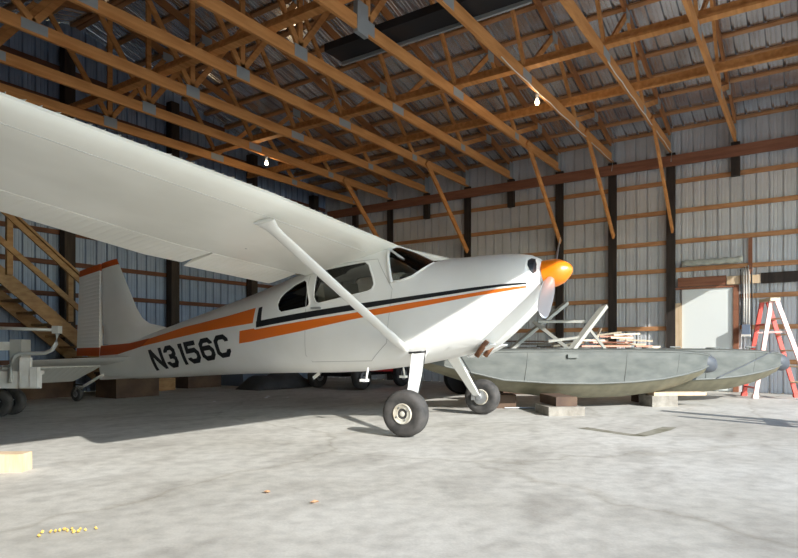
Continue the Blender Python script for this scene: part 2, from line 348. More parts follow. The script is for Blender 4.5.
# ------------------------------------------------------------------ the aeroplane (local x to the nose, local y to port, starboard is -y)
PL = empty('airplane', (6.27, 3.51, 0), math.atan2(-.992, .1235), 'white high-wing taildragger aeroplane with orange and black stripes, parked nose towards the door', 'airplane')
def ring(X, n=72, grow=0.0):
    zb, zt, w, fr, nl, nu = sec(X); zb -= grow; zt += grow; w += grow; zc = zb+(zt-zb)*fr; out = []
    for k in range(n):
        a = 2*PI*k/n; c, s = math.cos(a), math.sin(a); e = nu if s >= 0 else nl; h = (zt-zc) if s >= 0 else (zc-zb)
        out.append((X, w*math.copysign(abs(c)**(2/e), c), zc+h*math.copysign(abs(s)**(2/e), s)))
    return out
def stations(x0, x1, step=.05):
    n = max(2, int(round(abs(x1-x0)/step))); lo, hi = min(x0, x1), max(x0, x1)
    xs = [x0+(x1-x0)*k/n for k in range(n+1)]; kn = [s[0] for s in ST if lo+.002 < s[0] < hi-.002]
    xs = [x for x in xs if x in (x0, x1) or all(abs(x-k) > .012 for k in kn)]+kn
    return sorted(xs, reverse=x0 > x1)
def body_bm(x0, x1, grow=0, step=.06):
    return loft(B(), [ring(x, grow=grow) for x in stations(x0, x1, step)])
WS = [(-.56, 2.4), (-.585, 2.0), (-.52, 1.70), (-.49, 1.645), (-.39, 1.655), (-.26, 1.70), (-.15, 1.79), (-.06, 1.865), (.02, 1.90), (.05, 2.4)]
SIDEWIN = [(-1.56,1.80),(-1.56,1.50),(-1.53,1.445),(-1.48,1.425),(-.80,1.54),(-.74,1.565),(-.71,1.62),(-.73,1.70),(-.80,1.86),(-.86,1.90),(-1.50,1.84)]
REARWIN = [(-2.15,1.44),(-2.13,1.37),(-2.08,1.335),(-1.67,1.385),(-1.63,1.41),(-1.62,1.45),(-1.69,1.70),(-1.74,1.735),(-1.90,1.68),(-2.06,1.58),(-2.12,1.52)]
def wins(extra=0): return [prism(B(), WS, 'y', -1, 1), prism(B(), SIDEWIN, 'y', -1, 1), prism(B(), REARWIN, 'y', -1, 1)]
fus = obj('fuselage', body_bm(1.10, -6.10, step=.05), 'white', PL, smooth=True)
inner = body_bm(-.08, -2.35, grow=-.035)
boolean(fus, [inner]+wins())
fus.data.set_sharp_from_angle(angle=math.radians(28))
def pane(name, cutter, m, x0=.05, x1=-2.4, parent=PL):
    o = obj(name, body_bm(x0, x1, grow=-.006), m, parent)
    boolean(o, [body_bm(x0+.1, x1-.1, grow=-.012)]); boolean(o, [cutter], 'INTERSECT'); o.data.shade_smooth(); o.data.set_sharp_from_angle(angle=math.radians(40)); return o
pane('windshield', prism(B(), WS, 'y', -1, 1), 'glass', .05, -.75)
for s in (1, -1):
    pane('cabin_window', prism(B(), SIDEWIN, 'y', 0 if s > 0 else -1, 1 if s > 0 else 0), 'glass')
    pane('rear_window', prism(B(), REARWIN, 'y', 0 if s > 0 else -1, 1 if s > 0 else 0), 'tinted')
def surf(X, z, side, off=.004): return (X, side*(half_w(X, z)+off), z)
def outline(poly, side, w=.016, off=.006):
    bm = B(); n = len(poly); pts = []
    for a, b in zip(poly, poly[1:]+poly[:1]):
        k = max(1, int(math.dist(a, b)/.06))
        pts += [(a[0]+(b[0]-a[0])*t/k, a[1]+(b[1]-a[1])*t/k) for t in range(k)]
    n = len(pts); V = []
    for i in range(n):
        p0, p1 = Vector(pts[i-1]), Vector(pts[(i+1) % n]); d = (p1-p0).normalized(); nn = Vector((-d.y, d.x)); c = Vector(pts[i])
        V.append([bm.verts.new(surf(*(c+nn*s_*w/2), side, o_)) for s_, o_ in ((-1, 0), (-.8, off), (.8, off), (1, 0))])
    for i in range(n):
        a, b = V[i], V[(i+1) % n]
        for k in range(3): bm.faces.new([a[k], a[k+1], b[k+1], b[k]])
    return bm
def decal(polys, side, off=.003, gx=.08, gz=.04):
    bm = B()
    for p in polys:
        f = bm.faces.new([bm.verts.new((q[0], 0, q[1])) for q in p]); bmesh.ops.triangulate(bm, faces=[f])
    xs = [v.co.x for v in bm.verts]; zs = [v.co.z for v in bm.verts]
    for lo, hi, st, no, ax in ((min(xs), max(xs), gx, (1, 0, 0), 0), (min(zs), max(zs), gz, (0, 0, 1), 2)):
        t = lo+st
        while t < hi:
            co = [0, 0, 0]; co[ax] = t; bmesh.ops.bisect_plane(bm, geom=bm.verts[:]+bm.edges[:]+bm.faces[:], plane_co=co, plane_no=no); t += st
    for v in bm.verts: v.co = Vector(surf(v.co.x, v.co.z, side, off))
    return bm
def quads(up, lo):                       # band between two poly lines of equal length
    return [[lo[i], lo[i+1], up[i+1], up[i]] for i in range(len(up)-1)]
REARB = quads([(-5.38,.865),(-4.85,1.035),(-4.04,1.195),(-3.7,1.24),(-3.1,1.325),(-2.55,1.415)], [(-5.38,.855),(-4.85,.94),(-4.3,1.02),(-3.65,1.11),(-3.06,1.17),(-2.58,1.215)])
BLK = quads([(-2.52,1.235),(-2.43,1.245),(-1.77,1.32),(-1.03,1.395),(-.38,1.455),(.32,1.525),(.75,1.56),(1.075,1.578)], [(-2.52,1.155),(-2.43,1.165),(-1.77,1.245),(-1.03,1.325),(-.38,1.405),(.32,1.485),(.75,1.535),(1.075,1.562)])
BLK.append([(-2.52,1.155),(-2.43,1.165),(-2.42,1.425),(-2.49,1.412)])
ORG = quads([(-2.56,1.145),(-2.54,1.13),(-1.77,1.215),(-1.03,1.295),(-.38,1.38),(.32,1.46),(.75,1.515),(1.075,1.545)], [(-2.60,.975),(-2.54,.985),(-1.77,1.095),(-1.03,1.22),(-.38,1.31),(.32,1.42),(.75,1.48),(1.075,1.53)])
ORG.append([(-2.84,.95),(-2.60,.975),(-2.56,1.145),(-2.83,1.115)])
DOORL = [(-1.66,1.88),(-1.70,.80),(-1.62,.72),(-.80,.74),(-.56,.95),(-.48,1.56),(-.70,1.92)]
COWL = [(.22,1.85),(.22,.90),(.60,1.02),(.60,1.86)]
for s in (1, -1):
    obj('orange_stripe', decal(REARB, s), 'orange', PL, smooth=True); obj('black_stripe', decal(BLK, s), 'black', PL, smooth=True)
    obj('orange_stripe', decal(ORG, s), 'orange', PL, smooth=True)
    obj('window_frame', outline(SIDEWIN, s, .022), 'white', PL, smooth=True); obj('window_frame', outline(REARWIN, s, .022), 'white', PL, smooth=True)
    obj('door_seam', outline(DOORL, s, .008, .0015), 'seam', PL, smooth=True)
# registration, in square-shouldered block letters, on a slanted grid
BL, BR, TR, TL = [Vector(p) for p in ((-4.66,.55), (-2.98,.79), (-3.09,1.08), (-4.83,.86))]
def gridp(u, v): a = BL+(BR-BL)*u; b = TL+(TR-TL)*u; p = a+(b-a)*v; return (p.x, p.y)
def stroke(pts, closed=False, wu=.036, wv=.15):
    # constant-width strokes in real size, mitred
    P = [Vector((p[0]*1.60, p[1]*.30)) for p in pts]; n = len(P); w = .066; L, R = [], []
    for i in range(n):
        a = P[i-1] if (i > 0 or closed) else None; b = P[(i+1) % n] if (i < n-1 or closed) else None
        d1 = (P[i]-a).normalized() if a is not None else None; d2 = (b-P[i]).normalized() if b is not None else None
        d1 = d1 or d2; d2 = d2 or d1; n1, n2 = Vector((-d1.y, d1.x)), Vector((-d2.y, d2.x)); m = (n1+n2).normalized(); k = w/2/max(m.dot(n1), .5)
        L.append(P[i]+m*k); R.append(P[i]-m*k)
    out = []
    for i in range(n if closed else n-1):
        j = (i+1) % n; out.append([gridp(q.x/1.60, q.y/.30) for q in (R[i], R[j], L[j], L[i])])
    return out
def char(c, x0, x1):
    e, q = .0163, .087; a, b = x0+e, x1-e; lo, hi, mid = q, 1-q, .5; cu, cv = .028, .15
    if c == 'N': S = [([(a, 0), (a, 1)], 0), ([(b, 0), (b, 1)], 0), ([(a, .93), (b, .07)], 0)]
    if c == '1': S = [([(b, 0), (b, 1)], 0), ([(b-.030, hi-.02), (b, hi-.02)], 0)]
    if c == '3': S = [([(a, .72), (a, hi-cv), (a+cu, hi), (b-cu, hi), (b, hi-cv), (b, mid+cv*.8), (b-cu, mid), (a+.035, mid)], 0), ([(b-cu, mid), (b, mid-cv*.8), (b, lo+cv), (b-cu, lo), (a+cu, lo), (a, lo+cv), (a, .28)], 0)]
    if c == '5': S = [([(b, hi), (a, hi), (a, .58), (b-cu, .58), (b, .58-cv), (b, lo+cv), (b-cu, lo), (a+cu, lo), (a, lo+cv), (a, .27)], 0)]
    if c == '6': S = [([(b, .72), (b, hi-cv), (b-cu, hi), (a+cu, hi), (a, hi-cv), (a, lo+cv), (a+cu, lo), (b-cu, lo), (b, lo+cv), (b, .56-cv), (b-cu, .56), (a, .56)], 0)]
    if c == 'C': S = [([(b, .68), (b, hi-cv), (b-cu, hi), (a+cu, hi), (a, hi-cv), (a, lo+cv), (a+cu, lo), (b-cu, lo), (b, lo+cv), (b, .32)], 0)]
    return sum([stroke(p, cl) for p, cl in S], [])
REG = list(zip('N3156C', (0, .195, .365, .475, .655, .84), (.165, .335, .44, .625, .81, .995)))
for s in (-1, 1):
    for c, a, b in REG:
        ps = char(c, a, b)
        if s == 1: ps = [[(-7.83-q[0], q[1]-.294*(q[0]+3.915)) for q in p] for p in ps]   # the port side reads nose to tail
        obj('registration_character', decal(ps, s, .0035, .07, .07), 'black', PL)
# nose bowl, inlets, spinner, propeller
for yy in (-.32, .12):
    bm = B(); beam(bm, (.60, yy+.1, .93), (.34, yy+.1, .79), .20, .012); obj('cowl_flap', bevel(bm, .003), 'white', PL)
for s in (-1, 1):
    poly = [(1.015,1.81),(1.035,1.845),(1.068,1.835),(1.085,1.78),(1.090,1.70),(1.072,1.665),(1.045,1.70),(1.02,1.76)]
    obj('air_inlet', decal([poly], s, .006, .02, .03), 'black', PL)
    obj('cowl_flap', decal([[(.12,.86),(.56,.94),(.62,1.0),(.20,.93)]], s, .012), 'white', PL)
PAX = Vector((.979, 0, .199)); HUB = Vector((1.195, 0, 1.70))
sp = lathe(B(), [(0, .225), (.018, .222), (.045, .21), (.075, .183), (.105, .145), (.13, .11), (.147, .05), (.155, -.01), (.158, -.07), (.158, -.085), (.14, -.09)], HUB, PAX, 40)
spin = obj('spinner', sp, 'spinner', PL, smooth=True, angle=50)
obj('spinner_backplate', lathe(B(), [(.165, -.10), (.168, -.09), (.165, -.08), (.12, -.16)], HUB, PAX, 40), 'steel', spin)
BD = Vector((-.10, .87, .50)).normalized()             # far blade; the near one is its opposite
def blade(d):
    bm = B(); d = (d-PAX*d.dot(PAX)).normalized(); c = PAX.cross(d).normalized(); rings = []
    for r, ch, th, tw in ((.10,.07,.055,60),(.17,.085,.05,52),(.25,.125,.04,44),(.4,.16,.03,36),(.6,.17,.022,31),(.8,.165,.016,28),(.93,.145,.012,27),(1.0,.10,.009,26),(1.03,.02,.006,15)):
        t = math.radians(tw); a = c*math.cos(t)+PAX*math.sin(t); b = d.cross(a).normalized()
        rings.append([HUB+d*r+a*(math.cos(2*PI*k/16)*ch/2)+b*(math.sin(2*PI*k/16)*th/2) for k in range(16)])
    return loft(bm, rings)
for d in (BD, -BD): 
    bl = obj('propeller_blade', blade(d), 'prop', PL, smooth=True)
obj('exhaust_pipe', tube(B(), [(.56,-.30,.97),(.50,-.31,.88),(.44,-.31,.80)], .030, 14), 'exhaust', PL, smooth=True)
obj('exhaust_pipe', tube(B(), [(.56,-.02,.97),(.50,-.02,.88),(.44,-.02,.80)], .030, 14), 'exhaust', PL, smooth=True)
# cabin fittings seen through the glass
obj('instrument_panel', bevel(box(B(), (-.42,-.47,1.30), (-.34,.47,1.70)), .01), 'seatd', PL)
obj('glare_shield', prism(B(), [(-.44,1.70),(-.20,1.715),(-.20,1.74),(-.44,1.735)], 'y', -.38, .38), 'seat', PL)
for y in (-.24, .24):
    st = obj('seat', bevel(box(B(), (-1.45, y-.2, .98), (-1.0, y+.2, 1.10)), .03), 'seat', PL)
    bm = B(); beam(bm, (-1.42, y, 1.08), (-1.56, y, 1.74), .38, .10, up=(1, 0, 0)); obj('backrest', bevel(bm, .03), 'seat', st)
obj('cabin_brace', tube(B(), [(-.56,-.42,2.02),(-.20,-.30,1.74)], .014, 8), 'white', PL, smooth=True)
obj('cabin_brace', tube(B(), [(-.56,.42,2.02),(-.20,.30,1.74)], .014, 8), 'white', PL, smooth=True)
for s in (-1, 1):                                     # posts on both edges of the windshield
    pts = [surf(x, z, s, .006) for x, z in ((-.60,2.03),(-.585,1.95),(-.55,1.83),(-.515,1.70),(-.49,1.63))]
    obj('windshield_post', tube(B(), pts, .022, 8), 'white', PL, smooth=True)
    pts = [surf(x, z, s, .004) for x, z in ((-.49,1.64),(-.39,1.65),(-.26,1.695),(-.15,1.785),(-.06,1.86))]
    obj('windshield_retainer', tube(B(), pts, .012, 8), 'white', PL, smooth=True)
# wings
def wst(Y):
    # leading edge x, z, chord at spanwise Y
    le = -.58 - max(0, Y-2.5)*.07; ch = 1.63 if Y < 2.5 else 1.63-(Y-2.5)*.172
    return le, 2.10+.040*(Y-.45), ch
INC = math.radians(13.6)
def af(t):
    # naca 2412 thickness and camber at chord fraction t
    yt = .6*(.2969*math.sqrt(t)-.126*t-.3516*t*t+.2843*t**3-.1015*t**4); yc = .02/.16*(.8*t-t*t) if t < .4 else .02/.36*(.2+.8*t-t*t)
    return yt, yc
def wpt(Y, t, s, side, droop=0, bump=0, squeeze=1):
    le, zl, ch = wst(Y); yt, yc = af(t); h = (yc+s*yt*squeeze)*ch; x = t*ch
    if droop and t > .74: dd = (t-.74)*ch; h -= dd*math.tan(droop)
    h += s*bump
    return (le-x*math.cos(INC)+h*math.sin(INC)*1, side*Y, zl-x*math.sin(INC)+h*math.cos(INC))
def wing_bm(side, t0, t1, Ys, droop=0, bead=0, sq=None):
    N = 14 if t0 == 0 else 6; ts = [t0+(t1-t0)*((1-math.cos(PI*k/N))/2 if t0 == 0 else k/N) for k in range(N+1)]; rings = []
    for Y in Ys:
        bump = bead*(1 if (int(round(Y/.03)) % 3 == 0) else 0); q = sq(Y) if sq else 1
        up = [wpt(Y, t, 1, side, droop, bump if 0 < k < N else 0, q) for k, t in enumerate(ts)]; dn = [wpt(Y, t, -1, side, droop, bump if 0 < k < N else 0, q) for k, t in enumerate(ts)]
        rings.append(up[::-1]+dn[1:] if t0 == 0 else up[::-1]+dn)
    return loft(B(), rings)
for side, nm in ((-1, 'wing'), (1, 'wing')):
    tip = lambda Y: 1 if Y < 5.25 else max(.08, math.sqrt(max(0, 1-((Y-5.25)/.22)**2)))
    wg = obj(nm, wing_bm(side, 0, .735, [0, .3, .55]+[.55+.1*k for k in range(1, 47)]+[5.25, 5.32, 5.38, 5.43, 5.46], sq=tip), 'wing_white', PL, angle=40)
    ys = [.62+.03*k for k in range(47)]; obj('flap', wing_bm(side, .745, .998, ys, droop=.07, bead=.005), 'wing_white', wg)
    ys = [2.04+.03*k for k in range(107)]; obj('aileron', wing_bm(side, .745, .998, ys, droop=0, bead=.005), 'wing_white', wg)
    obj('hinge_gap_seal', wing_bm(side, .70, .80, [.56, 5.3], sq=lambda Y: .8), 'galv', wg)
    # wing strut with its cuffs
    a = Vector((-.82, side*2.36, 2.02)); b = Vector((-.33, side*.50, .87)); d = (b-a).normalized(); fw = Vector((1, 0, .05)).normalized(); u = d.cross(fw).normalized()
    def lens(c, ch, th): return [c+fw*(math.cos(2*PI*k/20)*ch/2)+u*(math.sin(2*PI*k/20)*th/2) for k in range(20)]
    L = (b-a).length; q = [(0,.24,.05),(.04,.20,.06),(.10,.145,.055),(.16,.13,.05),(L-.38,.13,.05),(L-.37,.142,.06),(L-.20,.145,.06),(L-.06,.11,.06),(L,.07,.06)]
    so_ = obj('wing_strut', loft(B(), [lens(a+d*t, c, h) for t, c, h in q]), 'white', PL, angle=35)
    obj('skin_seam', tube(B(), [Vector(wpt(Y, .13, -1, side)) for Y in [.6+.2*k for k in range(24)]], .003, 5), 'seam', wg)
    # vortex generators along the leading edge
    base = None
    for k in range(46):
        Y = .62+.1*k
        if base is None:
            bm = B(); prism(bm, [(-.028, 0), (.028, 0), (-.02, .026)], 'y', -.002, .002); base = obj('vortex_generator', bm, 'white', wg); v = base
        else: v = base.copy(); COL.objects.link(v); v.parent = wg
        p = wpt(Y, .06, 1, side); v.location = (p[0], p[1], p[2]-.002); v.rotation_euler = (0, -.35, .25 if k % 2 else -.25)
    obj('fairlead', lathe(B(), [(.012, 0), (.012, .004), (0, .006)], Vector(wpt(1.85, .55, -1, side)), (0, 0, -1), 12), 'steel', wg)
rest = obj('roof_fairing', prism(B(), [(-.62,2.10),(-.60,2.115),(-2.1,1.86),(-2.1,1.84)], 'y', -.5, .5), 'white', PL)
# tail
def fin_top(x): return 2.17+.165*(x+6.62)
def fin_le(z):
    T_ = [(.95,-4.70),(1.16,-4.50),(1.215,-4.60),(1.235,-4.85),(1.28,-5.02),(1.36,-5.14),(1.50,-5.26),(2.31,-5.72),(2.6,-5.9)]
    for (z0, x0), (z1, x1) in zip(T_, T_[1:]):
        if z0 <= z <= z1: return x0+(x1-x0)*(z-z0)/(z1-z0)
    return T_[0][1]
def lens2(xa, xb, z0fn, th, n=12, ta=0, tb=0):
    # thin section between xa (front) and xb (back); th thickness
    out = []
    for k in range(2*n):
        if k <= n: t = k/n; s = 1
        else: t = (2*n-k)/n; s = -1
        x = xa+(xb-xa)*t; y = s*th/2*(math.sqrt(max(0, min(1, t/.35)))*(1-.0*t) if t < .35 else 1-.35*(t-.35))
        out.append((x, y, z0fn(x)))
    return out
def fin_bm(k0, k1, m=14):
    rings = []
    for i in range(m+1):
        k = k0+(k1-k0)*i/m
        zz = lambda x, k=k: .95+k*(fin_top(x)-.95)
        xf = -5.2
        for _ in range(12): xf = fin_le(zz(xf))
        rings.append(lens2(xf, -6.09, zz, .10-.055*k))
    return loft(B(), rings)
fin = obj('fin', fin_bm(0, .925, 26), 'white', PL, angle=35); obj('fin_cap', fin_bm(.927, 1.0, 3), 'rust', PL, angle=35)
def rud_bm(k0, k1, m, bead=0, grow=0):
    rings = []
    for i in range(m+1):
        k = k0+(k1-k0)*i/m; zz = lambda x, k=k: .76+k*(fin_top(x)-.76); xt = -6.70+.08*k; th = .065-.02*k; bb = bead*(i % 3 == 0)+grow
        rings.append([(-6.10, th/2+bb, zz(-6.1)), (-6.12, th/2+bb, zz(-6.12)), (xt, .008+bb*.5, zz(xt)), (xt, -.008-bb*.5, zz(xt)), (-6.12, -th/2-bb, zz(-6.12)), (-6.10, -th/2-bb, zz(-6.1))])
    return loft(B(), rings)
rud = obj('rudder', rud_bm(.092, .927, 60, bead=.003), 'white', PL); obj('rudder_cap', rud_bm(.929, 1.0, 2), 'rust', PL); obj('rudder_stripe', rud_bm(0, .092, 2), 'rust', PL)
obj('white_edge_line', fin_bm(.920, .930, 1), 'white', fin)
TB = quads([(-6.08,.925),(-5.34,.965),(-4.85,1.04)], [(-6.08,.765),(-5.6,.79),(-5.0,.915)])
for s in (1, -1):
    obj('tail_stripe', decal(TB, s, .006), 'rust', PL, smooth=True)
    # stabiliser and drooped, beaded elevator
    def stab_ring(Y):
        xf = -5.27-.19*(Y/1.6); th = .075*(1-.4*Y/1.65); out = []; xb = -5.97; n = 10
        if Y > 1.5: f = math.sqrt(max(0, 1-((Y-1.5)/.16)**2)); xf = xf-(1-f)*.3; th *= max(f, .2)
        for k in range(2*n):
            t = k/n if k <= n else (2*n-k)/n; sg = 1 if k <= n else -1
            y = th/2*(math.sqrt(t/.3) if t < .3 else 1-.5*(t-.3)/.7); x = xf+(xb-xf)*t
            out.append((x, s*Y, .757+(x+5.27)*.19+sg*y))
        return out
    obj('stabilizer', loft(B(), [stab_ring(Y) for Y in (.0, .3, .7, 1.1, 1.4, 1.5, 1.56, 1.61, 1.655)]), 'white', PL, angle=40)
    rings = []
    for k in range(46):
        Y = .10+.034*k; bb = .004*(k % 3 == 0); xe = -6.42-.04*min(1, Y/.3) if Y < 1.3 else -6.46+(Y-1.3)*.25
        xe = max(xe, -6.05-.42*min(1, (Y-.06)/.18)) if Y < .26 else xe
        zh = .757+(-5.985+5.27)*.19
        rings.append([(-5.985, s*Y, zh+.024+bb), (xe, s*Y, zh-.56*(-5.985-xe)+.005), (xe, s*Y, zh-.56*(-5.985-xe)-.005), (-5.985, s*Y, zh-.024-bb)])
    obj('elevator', loft(B(), rings), 'white', PL)
# landing gear
def wheel(parent, c, r, w, hubm, n=48, side=-1):
    wb_ = obj('wheel', lathe(B(), [(r*.44, -w*.40), (r*.58, -w*.47), (r*.80, -w*.5), (r*.92, -w*.42), (r*.985, -w*.25), (r, 0), (r*.985, w*.25), (r*.92, w*.42), (r*.80, w*.5), (r*.58, w*.47), (r*.44, w*.40)], c, (0, 1, 0), n), 'rubber', parent, angle=60)
    for sg in (1, -1):
        obj('hub', lathe(B(), [(r*.45, sg*w*.38), (r*.43, sg*w*.46), (r*.40, sg*w*.47), (r*.36, sg*w*.44), (r*.24, sg*w*.44), (r*.20, sg*w*.34), (r*.13, sg*w*.34), (r*.11, sg*w*.42), (r*.05, sg*w*.44), (0, sg*w*.44)], c, (0, 1, 0), 32), hubm, wb_, angle=40)
        for a in range(4):
            cc = Vector(c)+Vector((math.cos(a*PI/2+.5), 0, math.sin(a*PI/2+.5)))*r*.29; obj('hub_bolt', lathe(B(), [(.010, sg*w*.42), (.010, sg*w*.47), (0, sg*w*.48)], cc, (0, 1, 0), 8), 'steel', wb_)
    return wb_
for s in (-1, 1):
    pts = [(-.20, .40, .86, .17, .022), (-.17, .50, .80, .155, .022), (-.11, .72, .57, .125, .02), (-.05, .94, .34, .10, .018), (-.02, 1.03, .255, .085, .018)]
    rings = []
    for x, y, z, c, t in pts:
        nrm = Vector((0, .72, .70))*t
        rings.append([Vector((x+c/2, s*y, z))+Vector((0, s*nrm.y, nrm.z)), Vector((x-c/2, s*y, z))+Vector((0, s*nrm.y, nrm.z)), Vector((x-c/2, s*y, z))-Vector((0, s*nrm.y, nrm.z)), Vector((x+c/2, s*y, z))-Vector((0, s*nrm.y, nrm.z))])
    leg = obj('gear_leg', bevel(loft(B(), rings), .006), 'white', PL)
    obj('brake_line', tube(B(), [(-.10, s*.46, .86), (-.07, s*.56, .77), (-.0, s*.80, .52), (.02, s*.98, .30), (.0, s*1.03, .24)], .006, 6), 'black', leg, smooth=True)
    obj('leg_cuff', tube(B(), [(-.30, s*.47, .835), (-.20, s*.50, .842), (-.10, s*.47, .85)], .012, 8), 'black', leg, smooth=True)
    wheel(PL, (0, s*1.165, .236), .236, .20, 'cream')
    obj('axle', lathe(B(), [(.03, 0), (.03, .14)], (0, s*.99, .236), (0, s, 0), 14), 'steel', leg)
    obj('brake_disc', lathe(B(), [(.09, .0), (.09, .012), (.03, .012)], (0, s*1.045, .236), (0, s, 0), 24), 'steel', leg)
    obj('brake_caliper', bevel(box(B(), (-.10, min(s*1.0, s*1.06), .20), (-.04, max(s*1.0, s*1.06), .29)), .008), 'steel', leg)
    stp = obj('boarding_step', tube(B(), [(-.84, s*.46, .66), (-.84, s*.50, .53)], .012, 8), 'white', PL, smooth=True)
    obj('step_pad', bevel(box(B(), (-.90, min(s*.47, s*.55), .50), (-.82, max(s*.47, s*.55), .53)), .006), 'white', stp)
obj('tail_spring', tube(B(), [(-6.0, 0, .47), (-6.2, 0, .40), (-6.50, 0, .27), (-6.62, 0, .22)], .024, 10, flat=1.3), 'white', PL, smooth=True)
tw = wheel(PL, (-6.70, 0, .122), .122, .075, 'steel', 32)
obj('tail_wheel_fork', tube(B(), [(-6.56, .0, .27), (-6.62, .055, .25), (-6.70, .058, .122)], .014, 8), 'steel', PL, smooth=True)
obj('tail_wheel_fork', tube(B(), [(-6.56, .0, .27), (-6.62, -.055, .25), (-6.70, -.058, .122)], .014, 8), 'steel', PL, smooth=True)
obj('tail_wheel_arm', tube(B(), [(-6.60, -.12, .30), (-6.5, -.0, .27), (-6.6, .12, .30)], .012, 8), 'black', PL, smooth=True)
for z0, xx in ((.36, -2.4), (.42, -.4)): pass
obj('door_handle', bevel(box(B(), (-1.58, -.565, 1.36), (-1.44, -.545, 1.385)), .004), 'steel', PL)
obj('belly_antenna', beam(B(), (-1.75, -.12, .57), (-1.85, -.12, .50), .01, .04), 'white', PL)
# ------------------------------------------------------------------ floats on blocks
def c2w(a, d, z=0): return Vector((a*.559+d*.829, -a*.829+d*.559, z))      # across / depth as seen from the doorway, on the floor
VR = math.atan2(-.829, .559)                                               # heading of 'across'
FS = [(0,.10,.66,.74,.84),(.25,.17,.56,.66,.855),(.7,.24,.42,.55,.862),(1.2,.285,.28,.435,.865),(1.9,.30,.19,.385,.868),(2.6,.30,.155,.37,.868),
      (3.2,.30,.165,.385,.866),(3.7,.285,.215,.425,.86),(4.1,.245,.30,.485,.848),(4.4,.19,.40,.545,.83),(4.58,.13,.49,.60,.81),(4.68,.07,.56,.64,.785)]
def make_float(loc, rz, label):
    t = empty('seaplane_float', loc, rz, label, 'seaplane float', None)
    def mk(f, m, nm, ang=25): return obj(nm, f, m, t, angle=ang)
    xs = []
    for a, b in zip(FS, FS[1:]):
        for k in range(4): xs.append(tuple(p+(q-p)*(k/4) for p, q in zip(a, b)))
    xs.append(FS[-1])
    R = [[(x,-b,c),(x,-b*1.01,c+.012),(x,-b*.99,c+.03),(x,-b,(c+d)/2),(x,-b*.985,d-.05),(x,-b*.93,d-.012),(x,-b*.7,d+.008),(x,0,d+.018),(x,b*.7,d+.008),(x,b*.93,d-.012),(x,b*.985,d-.05),(x,b,(c+d)/2),(x,b*.99,c+.03),(x,b*1.01,c+.012),(x,b,c)] for x,b,k,c,d in xs]
    mk(loft(B(), R), 'float', 'hull')
    R = [[(x,-b,c+.004),(x,-b*.55,k+(c-k)*.42),(x,-.012,k),(x,.012,k),(x,b*.55,k+(c-k)*.42),(x,b,c+.004)] for x,b,k,c,d in xs]
    mk(loft(B(), R), 'floatb', 'hull_bottom')
    for s in (1, -1):
        bm = B(); tube(bm, [(x, s*(b+.004), c+.01) for x,b,k,c,d in xs], .012, 6); mk(bm, 'hardware', 'chine_strip', 40)
        bm = B(); tube(bm, [(x, s*b*.97, d-.025) for x,b,k,c,d in xs], .010, 6); mk(bm, 'hardware', 'deck_edge_strip', 40)
        for x0 in (1.5, 3.05, 3.95):
            b, k, c, d = next(q[1:] for q in xs if q[0] >= x0)
            bm = B(); tube(bm, [(x0, s*(b+.002), c+.03), (x0+.03, s*(b+.003), (c+d)/2), (x0+.05, s*b*.985, d-.05)], .004, 6); mk(bm, 'hardware', 'side_seam', 40)
    bm = B(); loft(bm, [[(x, w*math.cos(a), z+h*math.sin(a)) for a in [2*PI*k/16 for k in range(16)]] for x, w, z, h in ((4.54,.13,.665,.135),(4.60,.14,.66,.15),(4.70,.125,.65,.145),(4.79,.085,.635,.11),(4.84,.03,.62,.05))])
    mk(bm, 'bumper', 'bow_bumper', 40)
    for x in (1.1, 2.2, 3.4):
        mk(bevel(lathe(B(), [(.11, 0), (.11, .015), (.09, .022), (0, .022)], (x, 0, .878), (0, 0, 1), 24), .002), 'hardware', 'hatch_cover')
    bm = B(); tube(bm, [(4.1,0,.86),(4.1,0,.90),(4.02,0,.905),(4.2,0,.905)], .012, 8); mk(bm, 'hardware', 'cleat', 40)
    return t
n_a, n_d = (.976, .217), (.985, .170)
bow_n, bow_f = (4.86, 9.50), (6.54, 10.37)
near = make_float(c2w(bow_n[0]-n_a[0]*4.75, bow_n[1]-n_a[1]*4.75), VR+math.atan2(n_a[1], n_a[0]), 'grey metal seaplane float lying nearest, its round bow in front of the other one')
far = make_float(c2w(bow_f[0]-n_d[0]*4.75, bow_f[1]-n_d[1]*4.75), VR+math.atan2(n_d[1], n_d[0]), 'grey metal seaplane float behind, its bow pointing at the ladder')
far_i = far.matrix_basis.inverted(); near_i = near.matrix_basis.inverted()
def fp(px_, py_, d, inv): p = c2w((px_-399)/610*d, d, .89-(py_-348)/610*d); return inv @ p
bpy.context.view_layer.update()
def flo(par, a, b, w, h, name='strut', m='alu'):
    inv = par.matrix_basis.inverted(); p = inv @ c2w(*a); q = inv @ c2w(*b)
    return obj(name, bevel(beam(B(), p, q, w, h, up=(0, 1, .3)), .004), m, par)
flo(near, (2.50, 8.92, .86), (2.08, 9.40, 1.29), .05, .07)
flo(near, (2.52, 8.92, .86), (3.22, 9.55, 1.545), .06, .10)
flo(near, (2.14, 9.42, 1.30), (2.93, 9.60, 1.31), .035, .045, 'cross_bar')
flo(near, (2.20, 9.0, .99), (2.75, 9.1, 1.06), .03, .04, 'cross_bar')
flo(far, (1.75, 9.55, .87), (2.74, 9.95, 1.63), .05, .075)
flo(far, (3.3, 9.75, .87), (3.0, 9.65, 1.20), .04, .05)
obj('strut_fitting', bevel(box(B(), (2.14, -.335, .75), (2.30, -.28, .80)), .015), 'hardware', near)
def side_at(x):
    for a, b in zip(FS, FS[1:]):
        if a[0] <= x <= b[0]: return a[1]+(b[1]-a[1])*(x-a[0])/(b[0]-a[0])
obj('shadow_line', tube(B(), [(x, -side_at(x)-.012, .84-(4.35-x)/1.12*.44) for x in [4.35-.08*k for k in range(15)]], .009, 6), 'bumper', far, smooth=True)  # dark tube standing in for a thin shadow across the float side
